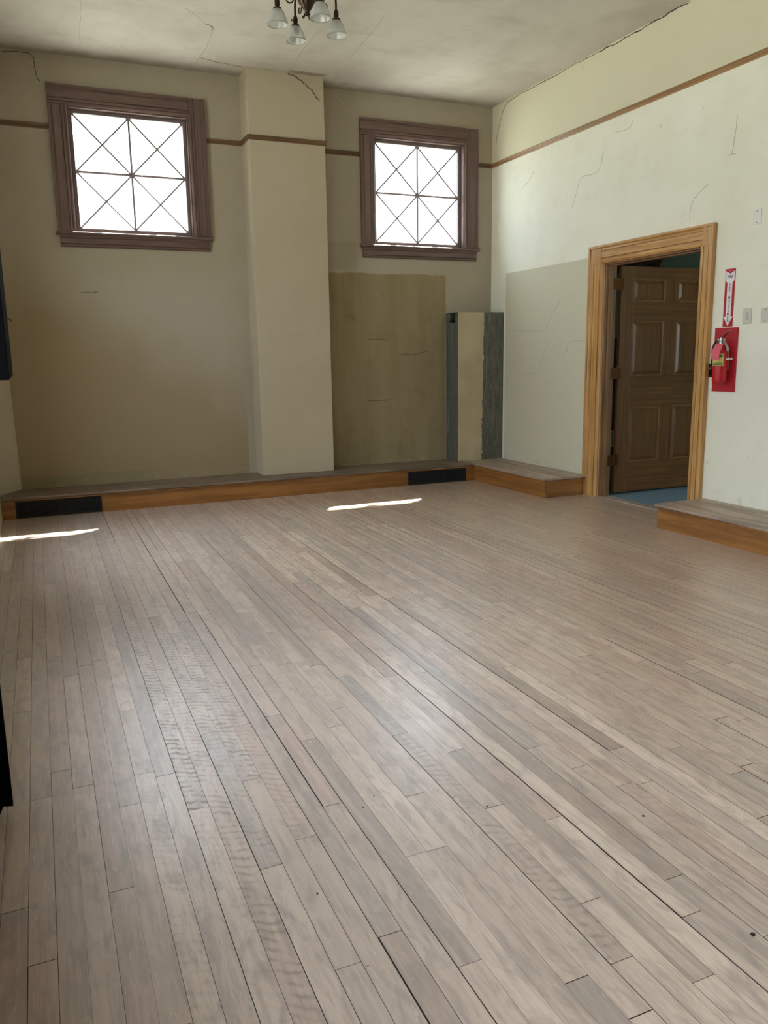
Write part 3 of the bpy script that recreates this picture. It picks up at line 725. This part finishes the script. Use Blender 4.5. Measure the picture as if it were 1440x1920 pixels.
# ------------------------------------------------------------------ boxed pipe casing in the right corner
pc = empty('pipe_casing', (-.31, -.15, ZB), 'tall grey metal pipe casing with a cream painted front in the right corner', 'pipe casing')
zt = 1.9515
bm = bmesh.new(); box(bm, -.617, -.0015, -.295, -.289, ZB+.001, zt); o = link('front_panel', bm, CHASE_FRONT, pc); o['label'] = 'cream painted front with a bare grey strip'
bm = bmesh.new(); box(bm, -.617, -.611, -.2885, -.0015, ZB+.001, zt-.11); box(bm, -.617, -.611, -.2885, -.225, zt-.11, zt); box(bm, -.617, -.611, -.10, -.0015, zt-.11, zt)
link('side_panel', bm, GREY_METAL, pc)
bm = bmesh.new(); box(bm, -.617, -.0015, -.2885, -.0015, zt-.006, zt-.0005); link('top_panel', bm, GREY_METAL, pc)
bm = bmesh.new(); box(bm, -.623, -.6175, -.030, -.0015, ZB+.001, zt); box(bm, -.014, -.0015, -.299, -.2955, ZB+.001, zt); link('edge_angle', bm, GREY_METAL, pc)
bm = bmesh.new(); tube(bm, [(-.632, -.17, zt-.075), (-.632, -.17, zt-.02)], .016, 12); box(bm, -.650, -.612, -.20, -.14, zt-.115, zt-.085)
link('pipe_clip', bm, BLACK_IRON, pc)

# ------------------------------------------------------------------ chandelier
CX, CY, ZS = -3.420, -3.353, 3.548
ch = empty('chandelier', (CX, CY, H), 'dark bronze chandelier with four frosted glass shades hanging from the ceiling', 'chandelier')
bm = bmesh.new(); lathe(bm, [(0, 0), (.075, 0), (.078, -.012), (.062, -.026), (.030, -.040), (.016, -.050), (0, -.050)], (CX, CY, H-.0005), 32, False); link('canopy', bm, BRONZE, ch, smooth=True)
bm = bmesh.new(); lathe(bm, [(.010, 0), (.010, .16), (.017, .165), (.017, .18), (.010, .185), (.010, .40), (.010, .45)], (CX, CY, 3.815), 16); link('stem', bm, BRONZE, ch, smooth=True)
bm = bmesh.new(); lathe(bm, [(0, 0), (.014, .004), (.018, .014), (.012, .024), (.020, .030), (.030, .044), (.048, .075), (.062, .105), (.066, .128), (.054, .146), (.060, .152), (.058, .162), (.030, .176), (.020, .195), (.012, .2)],
                        (CX, CY, 3.632), 32); bd = link('body', bm, BRONZE, ch, smooth=True)
for k in range(3):
    a = math.radians(40 + 120*k); dx, dy = math.cos(a), math.sin(a)
    bm = bmesh.new(); tube(bm, smoothpath([(CX+dx*.012, CY+dy*.012, 3.650), (CX+dx*.022, CY+dy*.022, 3.628), (CX+dx*.026, CY+dy*.026, 3.622), (CX+dx*.028, CY+dy*.028, 3.634)]), [.006]*18 + [.004], 8)
    link('finial_leaf', bm, BRONZE, bd, smooth=True)
for k in range(4):
    a = math.radians(4 + 90*k); dx, dy = math.cos(a), math.sin(a); R = .206
    def q(r, z): return (CX + dx*r, CY + dy*r, z)
    bm = bmesh.new(); tube(bm, smoothpath([q(.04, 3.76), q(.075, 3.735), q(.11, 3.742), q(.14, 3.775), q(.172, 3.805), q(R-.008, 3.79), q(R, 3.752), q(R, 3.700)]), .0072, 10)
    arm = link('arm', bm, BRONZE, ch, smooth=True)
    bm = bmesh.new(); tube(bm, smoothpath([q(.085, 3.738), q(.10, 3.70), q(.125, 3.690), q(.142, 3.705), q(.136, 3.724), q(.124, 3.720)]), .0048, 8); link('scroll', bm, BRONZE, arm, smooth=True)
    bm = bmesh.new(); lathe(bm, [(.007, .062), (.013, .056), (.017, .040), (.016, .022), (.013, .012), (.020, .008), (.027, .005), (.029, -.003), (.026, -.005), (.024, 0), (0, .003)], q(R, ZS+.094), 20, False)
    b2 = Vector((-dy, dx, 0)); c0 = Vector(q(R, ZS+.126)); tube(bm, [c0, c0 + b2*.026], .003, 6); lathe(bm, [(0, -.004), (.007, -.003), (.007, .003), (0, .004)], c0 + b2*.028, 10, False, axis=b2)
    link('socket', bm, BRONZE, ch, smooth=True)
    bm = bmesh.new()                            # bell shade, open below, with thickness
    pr = [(.019, .094), (.026, .091), (.036, .081), (.045, .067), (.0525, .048), (.0595, .028), (.0660, .009), (.0695, 0), (.0675, -.0015), (.0635, .009), (.057, .028), (.050, .047), (.0425, .066), (.034, .078), (.025, .087), (.018, .090)]
    n = 40; rings = []
    for r, h in pr:
        rings.append([bm.verts.new(Vector(q(R, ZS)) + Vector((math.cos(t)*r*(1 + .022*math.cos(10*t)*(1 - h/.095)), math.sin(t)*r*(1 + .022*math.cos(10*t)*(1 - h/.095)), h))) for t in (2*math.pi*i/n for i in range(n))])
    rings.append(rings[0])
    for A, B in zip(rings, rings[1:]):
        for i in range(n): bm.faces.new((A[i], A[(i+1) % n], B[(i+1) % n], B[i]))
    sh = link('lamp_shade', bm, SHADE, ch, smooth=True); sh['label'] = 'frosted glass bell shade'
    bm = bmesh.new(); lathe(bm, [(0, -.058), (.012, -.055), (.020, -.044), (.022, -.034), (.018, -.020), (.011, -.004), (.010, 0)], q(R, ZS+.088), 18); link('bulb', bm, WHITE_P, ch, smooth=True)

# ------------------------------------------------------------------ fire sign, backing board and extinguisher
def tri_fill(bm, pts, x0, x1, mi=0):
    prism(bm, [(p[0], p[1]) for p in pts], (x0, 0, 0), (0, 1, 0), (0, 0, 1), (1, 0, 0), x1 - x0, mi)
sy0, sy1, sz0, sz1 = -3.6735, -3.7755, 1.6525, 2.1095
sg = empty('fire_sign', (-.001, (sy0+sy1)/2, sz0), 'red and white arrow sign reading FIRE EXTINGUISHER above the red board', 'sign')
bm = bmesh.new(); box(bm, -.0025, -.0004, sy1, sy0, sz0, sz1); link('sign_plate', bm, RED_BOARD, sg)
sm = (sy0+sy1)/2; hw = (sy0-sy1)/2
def S(u, v): return (sm - u*hw, sz0 + v*(sz1-sz0))          # u to the right (towards the viewer), v up
arrow = [S(-.88, .965), S(0, .915), S(.88, .965), S(.88, .80), S(.50, .755), S(.50, .175), S(.94, .175), S(0, .015), S(-.94, .175), S(-.50, .175), S(-.50, .755), S(-.88, .80)]
bm = bmesh.new(); tri_fill(bm, arrow, -.0034, -.0024); link('arrow', bm, WHITE_INK, sg)
chev = [S(-.46, .975), S(0, .948), S(.46, .975), S(.30, .985), S(0, .966), S(-.30, .985)]
bm = bmesh.new(); tri_fill(bm, chev, -.0034, -.0024); link('chevron', bm, PINK, sg)
def text_mesh(name, body, size, u, v, parent, mat, sx=1., depth=.0006, x=-.0038):
    cu = bpy.data.curves.new(name, 'FONT'); cu.body = body; cu.size = size; cu.align_x = 'CENTER'; cu.align_y = 'CENTER'; cu.extrude = depth; cu.offset = size*.012
    to = bpy.data.objects.new(name + '_src', cu); COL.objects.link(to)
    bpy.context.view_layer.update()
    me = bpy.data.meshes.new_from_object(to.evaluated_get(bpy.context.evaluated_depsgraph_get()))
    bpy.data.objects.remove(to); bpy.data.curves.remove(cu)
    y, zq = S(u, v)
    # text x -> -Y (reads left to right from inside the room), text y -> Z, normal -> -X
    M = Matrix(((0, 0, -1, x), (-sx, 0, 0, y), (0, 1, 0, zq), (0, 0, 0, 1)))
    me.transform(Matrix.Translation(-Vector(parent.location)) @ M)
    me.materials.clear(); me.materials.append(mat)
    o = bpy.data.objects.new(name, me); COL.objects.link(o); o.parent = parent
    return o
text_mesh('lettering', 'FIRE', .034, 0, .862, sg, DARK_INK, 1.0)
for i, c in enumerate('EXTINGUISHER'):
    text_mesh('lettering', c, .030, 0, .722 - i*.0565, sg, DARK_INK, 1.15)
by0, by1, bz0, bz1 = -3.607, -3.8445, 1.1245, 1.645
bm = bmesh.new(); box(bm, -.014, -.0005, by1, by0, bz0, bz1)
tag(link('backing_board', bm, RED_BOARD, bevel=.002), 'red rectangular backing board behind the fire extinguisher on the right wall', 'board')
EX, EY, EZ = -.085, -3.752, 1.205
ex = empty('fire_extinguisher', (EX, EY, EZ), 'red fire extinguisher with a pink tag hanging on the red board', 'fire extinguisher')
bm = bmesh.new(); lathe(bm, [(0, .006), (.045, .004), (.052, 0), (.056, .006), (.057, .02), (.057, .235), (.054, .255), (.045, .275), (.030, .290), (.019, .296), (.019, .306), (0, .306)], (EX, EY, EZ), 36, False)
link('cylinder', bm, RED, ex, smooth=True)
def arc_band(bm, r, h0, h1, a0, a1, t=.0006, n=20):
    prev = None
    for i in range(n+1):
        a = math.radians(a0 + (a1-a0)*i/n); d = Vector((math.cos(a), math.sin(a), 0)); c0 = Vector((EX, EY, EZ))
        c = [bm.verts.new(c0 + d*rr + Vector((0, 0, h))) for rr, h in ((r, h0), (r+t, h0), (r+t, h1), (r, h1))]
        if prev:
            for k in range(4): bm.faces.new((prev[k], prev[(k+1) % 4], c[(k+1) % 4], c[k]))
        else: bm.faces.new(c[::-1])
        prev = c
    bm.faces.new(prev)
bm = bmesh.new(); arc_band(bm, .0572, .132, .232, 110, 250)
lb_ = link('paper_label', bm, YELLOW, ex, smooth=True)
bm = bmesh.new()
bm.free()
for (h0, h1, a0) in ((.140, .147, 150), (.152, .158, 165), (.200, .222, 190)):
    bm = bmesh.new(); arc_band(bm, .0579, h0, h1, a0, 240, .0004); link('label_print', bm, GREEN_INK, lb_)
bm = bmesh.new(); lathe(bm, [(.021, 0), (.021, .020), (.014, .026), (.014, .056), (.008, .060), (0, .060)], (EX, EY, EZ+.304), 20); box(bm, EX-.012, EX+.012, EY-.03, EY+.03, EZ+.325, EZ+.352)
lathe(bm, [(.012, 0), (.014, .004), (.014, .012), (0, .014)], (EX-.012, EY+.012, EZ+.338), 18, True, axis=(-1, 0, 0))
link('valve', bm, CHROME, ex, bevel=.002)
# lever (up) and carrying handle (down), towards the viewer side
bm = bmesh.new()
def strap(bm, pts, w, t):
    P = smoothpath(pts, 5); prev = None
    for i, p in enumerate(P):
        tt = (P[min(i+1, len(P)-1)] - P[max(i-1, 0)]).normalized(); s = Vector((1, 0, 0)); nn = tt.cross(s).normalized()
        c = [bm.verts.new(p + s*a*w/2 + nn*b*t/2) for a, b in ((-1, -1), (1, -1), (1, 1), (-1, 1))]
        if prev:
            for k in range(4): bm.faces.new((prev[k], prev[(k+1) % 4], c[(k+1) % 4], c[k]))
        else: bm.faces.new(c[::-1])
        prev = c
    bm.faces.new(prev)
strap(bm, [(EX, EY+.020, EZ+.345), (EX, EY-.010, EZ+.362), (EX, EY-.045, EZ+.392), (EX, EY-.085, EZ+.410)], .024, .006); link('lever', bm, CHROME, ex)
bm = bmesh.new(); strap(bm, [(EX, EY-.020, EZ+.338), (EX, EY-.040, EZ+.318), (EX, EY-.062, EZ+.285), (EX, EY-.072, EZ+.250)], .022, .006); link('carry_handle', bm, STEEL, ex)
bm = bmesh.new(); tube(bm, smoothpath([(EX-.004, EY+.022, EZ+.338), (EX-.012, EY+.048, EZ+.325), (EX-.020, EY+.064, EZ+.285), (EX-.022, EY+.068, EZ+.235), (EX-.022, EY+.066, EZ+.17)]), .009, 12); link('hose', bm, BLACK_R, ex, smooth=True)
bm = bmesh.new(); tube(bm, [(EX-.022, EY+.066, EZ+.17), (EX-.022, EY+.065, EZ+.12), (EX-.022, EY+.065, EZ+.10)], [.010, .011, .013], 12); link('nozzle', bm, BLACK_R, ex, smooth=True)
# pink tag looped round the neck, curling out over the front
bm = bmesh.new(); prev = None
for i in range(11):
    t = i/10; zq = EZ+.312 - .135*t; out = .030 + .062*math.sin(t*math.pi*.58)
    c = []
    for (a, e) in ((-1, 0), (1, 0), (1, 1), (-1, 1)):
        d = Vector((-.97, -.24, 0)); s = Vector((.24, -.97, 0))
        c.append(bm.verts.new(Vector((EX, EY, zq)) + d*(out - e*.0012 - .012*abs(a)*.5) + s*a*.035 + Vector((0, 0, .012*t*(a < 0)))))
    if prev:
        for k in range(4): bm.faces.new((prev[k], prev[(k+1) % 4], c[(k+1) % 4], c[k]))
    else: bm.faces.new(c[::-1])
    prev = c
bm.faces.new(prev); link('paper_tag', bm, PINK, ex, smooth=False)['label'] = 'pink paper inspection tag'
bm = bmesh.new(); box(bm, -.085, -.0145, EY-.064, EY-.0585, EZ+.180, EZ+.196); box(bm, -.030, -.0138, EY-.020, EY+.020, EZ+.10, EZ+.26)
link('bracket', bm, WHITE_P, ex)['label'] = 'white wall bracket'

# ------------------------------------------------------------------ wall plates
def plate(name, yc, zc, w, h, mat, label, cat):
    r = empty(name, (-.001, yc, zc), label, cat)
    bm = bmesh.new(); box(bm, -.0075, -.0004, yc-w/2, yc+w/2, zc-h/2, zc+h/2); link('cover', bm, mat, r, bevel=.003)
    return r
def screws(r, yc, zc, dz, mat=DARKSLOT, rr=.0042):
    for s in (1, -1):
        bm = bmesh.new(); lathe(bm, [(rr, 0), (rr, .0012), (rr*.6, .002), (0, .002)], (-.0074, yc, zc + s*dz), 12, True, axis=(-1, 0, 0)); link('screw', bm, mat, r)
r = plate('blank_plate', -3.955, 2.473, .082, .112, WHITE_P, 'white blank wall plate with two dark screws high above the outlet', 'wall plate'); screws(r, -3.955, 2.473, .042)
r = plate('blank_plate', -4.098, 1.726, .082, .114, IVORY, 'grey blank wall plate with two screws right of the outlet', 'wall plate'); screws(r, -4.098, 1.726, .042)
r = plate('power_outlet', -3.922, 1.727, .082, .122, IVORY, 'grey double power outlet right of the fire extinguisher sign', 'outlet')
for s in (1, -1):
    zc = 1.727 + s*.0195
    bm = bmesh.new(); lathe(bm, [(.0165, 0), (.0165, .0015), (0, .0015)], (-.0074, -3.922, zc), 20, True, axis=(-1, 0, 0)); sk = link('socket', bm, IVORY, r)
    bm = bmesh.new()
    for dy in (-.0064, .0064): box(bm, -.0096, -.0088, -3.922+dy-.0014, -3.922+dy+.0014, zc-.001, zc+.008)
    lathe(bm, [(.0028, 0), (.0028, .0008), (0, .0008)], (-.0088, -3.922, zc-.008), 8, True, axis=(-1, 0, 0)); link('slots', bm, DARKSLOT, sk)
screws(r, -3.922, 1.727, 0, DARKSLOT, .003)
r = plate('light_switch', -3.583, 1.2975, .056, .112, BRONZE, 'bronze push button switch plate between door casing and red board', 'light switch')
for s, m in ((1, WHITE_P), (-1, BLACK_P)):
    bm = bmesh.new(); lathe(bm, [(.0075, 0), (.0075, .005), (.006, .007), (0, .007)], (-.0074, -3.580, 1.2975 + s*.018), 14, True, axis=(-1, 0, 0)); link('button', bm, m, r)

# ------------------------------------------------------------------ black things at the left edge
t = empty('wall_display', (-5.44, -3.95, 1.80), 'tall black flat panel at the left edge of the picture above head height', 'panel')
bm = bmesh.new(); box(bm, -5.4525, -5.374, -4.72, -3.30, 1.377, 2.90); link('panel', bm, BLACK_P, t, bevel=.006)
bm = bmesh.new(); box(bm, XL+.0005, -5.4525, -4.25, -3.75, 1.75, 2.05); link('wall_bracket', bm, BLACK_IRON, t, bevel=.004)
bm = bmesh.new(); tube(bm, [(-5.375, -3.34, 1.715), (-5.360, -3.34, 1.712), (-5.352, -3.34, 1.700)], .004, 8); link('hook', bm, BLACK_IRON, t)
bm = bmesh.new(); box(bm, -5.425, -5.392, -3.335, -3.305, 1.360, 1.377); link('tab', bm, WHITE_P, t)['label'] = 'small white tab under the bottom edge'
bm = bmesh.new()
pts = [(-5.60, .055), (-5.535, .055), (-5.518, -.0), (-5.50, .035), (-5.472, .030), (-5.472, .95), (-5.60, .95)]
prism(bm, [(p[0], p[1]) for p in pts], (0, -6.10, 0), (1, 0, 0), (0, 0, 1), (0, 1, 0), .03)
tag(link('floor_board', bm, BLACK_P), 'black board with a notched lower corner standing at the lower left edge', 'board')

# bits on the floor
for i, (x, y, r) in enumerate(((-3.75, -7.52, .006), (-3.63, -6.98, .004), (-4.70, -6.9, .003), (-4.05, -6.72, .003), (-2.0, -1.9, .006), (-4.42, -6.55, .0025), (-4.36, -6.5, .0025))):
    bm = bmesh.new(); bmesh.ops.create_icosphere(bm, subdivisions=2, radius=r)
    rn = random.Random(i)
    for v in bm.verts: v.co *= rn.uniform(.75, 1.2); v.co.z *= .55
    for v in bm.verts: v.co += Vector((x, y, r*.5))
    tag(link('debris_crumb', bm, MAT_GAP, smooth=True), ['dark crumb of debris on the bare floor'][0], 'debris', 'dark crumbs scattered on the floor')

# ------------------------------------------------------------------ outside
SKY_LO, SKY_HI = 3.4, 14.0
GROUND = plain('outside_ground', rgb(150, 150, 140), .95, 0, .1, .5)
bm = bmesh.new(); box(bm, -60, 60, -60, 60, -1.2, -1.0); tag(link('ground', bm, GROUND), 'ground outside the building', kind='structure')

w = bpy.data.worlds.new('sky'); scene.world = w; w.use_nodes = True; nt = w.node_tree
bg = nt.nodes['Background']; bg.inputs[0].default_value = (.80, .91, 1.0, 1)
# overcast-bright sky, three times brighter overhead than near the horizon
tc = nt.nodes.new('ShaderNodeTexCoord'); sx = nt.nodes.new('ShaderNodeSeparateXYZ'); mr = nt.nodes.new('ShaderNodeMapRange')
nt.links.new(tc.outputs['Generated'], sx.inputs[0]); nt.links.new(sx.outputs[2], mr.inputs[0])
mr.inputs[1].default_value = .1; mr.inputs[2].default_value = .9; mr.inputs[3].default_value = SKY_LO; mr.inputs[4].default_value = SKY_HI
nt.links.new(mr.outputs[0], bg.inputs[1])
sun = bpy.data.lights.new('sun', 'SUN'); sun.energy = 42.; sun.angle = math.radians(.53); sun.color = (1., .95, .86)
so = bpy.data.objects.new('sun', sun); COL.objects.link(so)
so.rotation_euler = Vector((-.82, -1., -2.08)).to_track_quat('-Z', 'Y').to_euler(); so.location = (3, 6, 10)
def portal(name, loc, dirv, sx, sy):
    l = bpy.data.lights.new(name, 'AREA'); l.shape = 'RECTANGLE'; l.size = sx; l.size_y = sy; l.cycles.is_portal = True
    o = bpy.data.objects.new(name, l); COL.objects.link(o); o.location = loc
    d = Vector(dirv)
    o.matrix_world = Matrix.Translation(loc) @ Matrix((( -d.y, 0, -d.x, 0), (d.x, 0, -d.y, 0), (0, 1, -d.z, 0), (0, 0, 0, 1)))
    return o
for i, (a, b) in enumerate(WX): portal('portal', ((a+b)/2 + .08, TW+.02, (WZ0+WZ1)/2+.03), (0, -1, 0), 1.5, 1.4)
for h in LW: portal('portal', (XL-.42, (h[0]+h[1])/2, (h[2]+h[3])/2), (1, 0, 0), h[1]-h[0]+.25, h[3]-h[2]+.15)
for h in RW: portal('portal', ((h[0]+h[1])/2, YR-.42, (h[2]+h[3])/2), (0, 1, 0), h[1]-h[0]+.25, h[3]-h[2]+.15)
portal('portal', (1.45, -7.22, 1.85), (0, 1, 0), 1.55, 1.55)

# ------------------------------------------------------------------ camera
cam = bpy.data.cameras.new('camera'); cam.sensor_fit = 'VERTICAL'; cam.sensor_height = 36.; cam.sensor_width = 27.
cam.lens = 1516.8/1920*36; cam.clip_start = .02
co = bpy.data.objects.new('camera', cam); COL.objects.link(co); scene.camera = co
rx = Vector((.91540631, -.40221737, -.01588964)); ux = Vector((.09005989, .16617423, .98197522)); fx = Vector((.39232704, .90033733, -.1883406))
M = Matrix.Identity(4)
for i in range(3): M[i][0], M[i][1], M[i][2] = rx[i], ux[i], -fx[i]
M.translation = Vector((-5.3131, -8.8115, 1.4542)); co.matrix_world = M

vs = scene.view_settings; scene.display_settings.display_device = 'sRGB'
vs.view_transform = 'Standard'; vs.look = 'None'; vs.gamma = 1.; vs.use_curve_mapping = False; vs.exposure = .38
scene.cycles.max_bounces = 12; scene.cycles.diffuse_bounces = 8; scene.cycles.transparent_max_bounces = 16
scene.cycles.sample_clamp_indirect = 8.
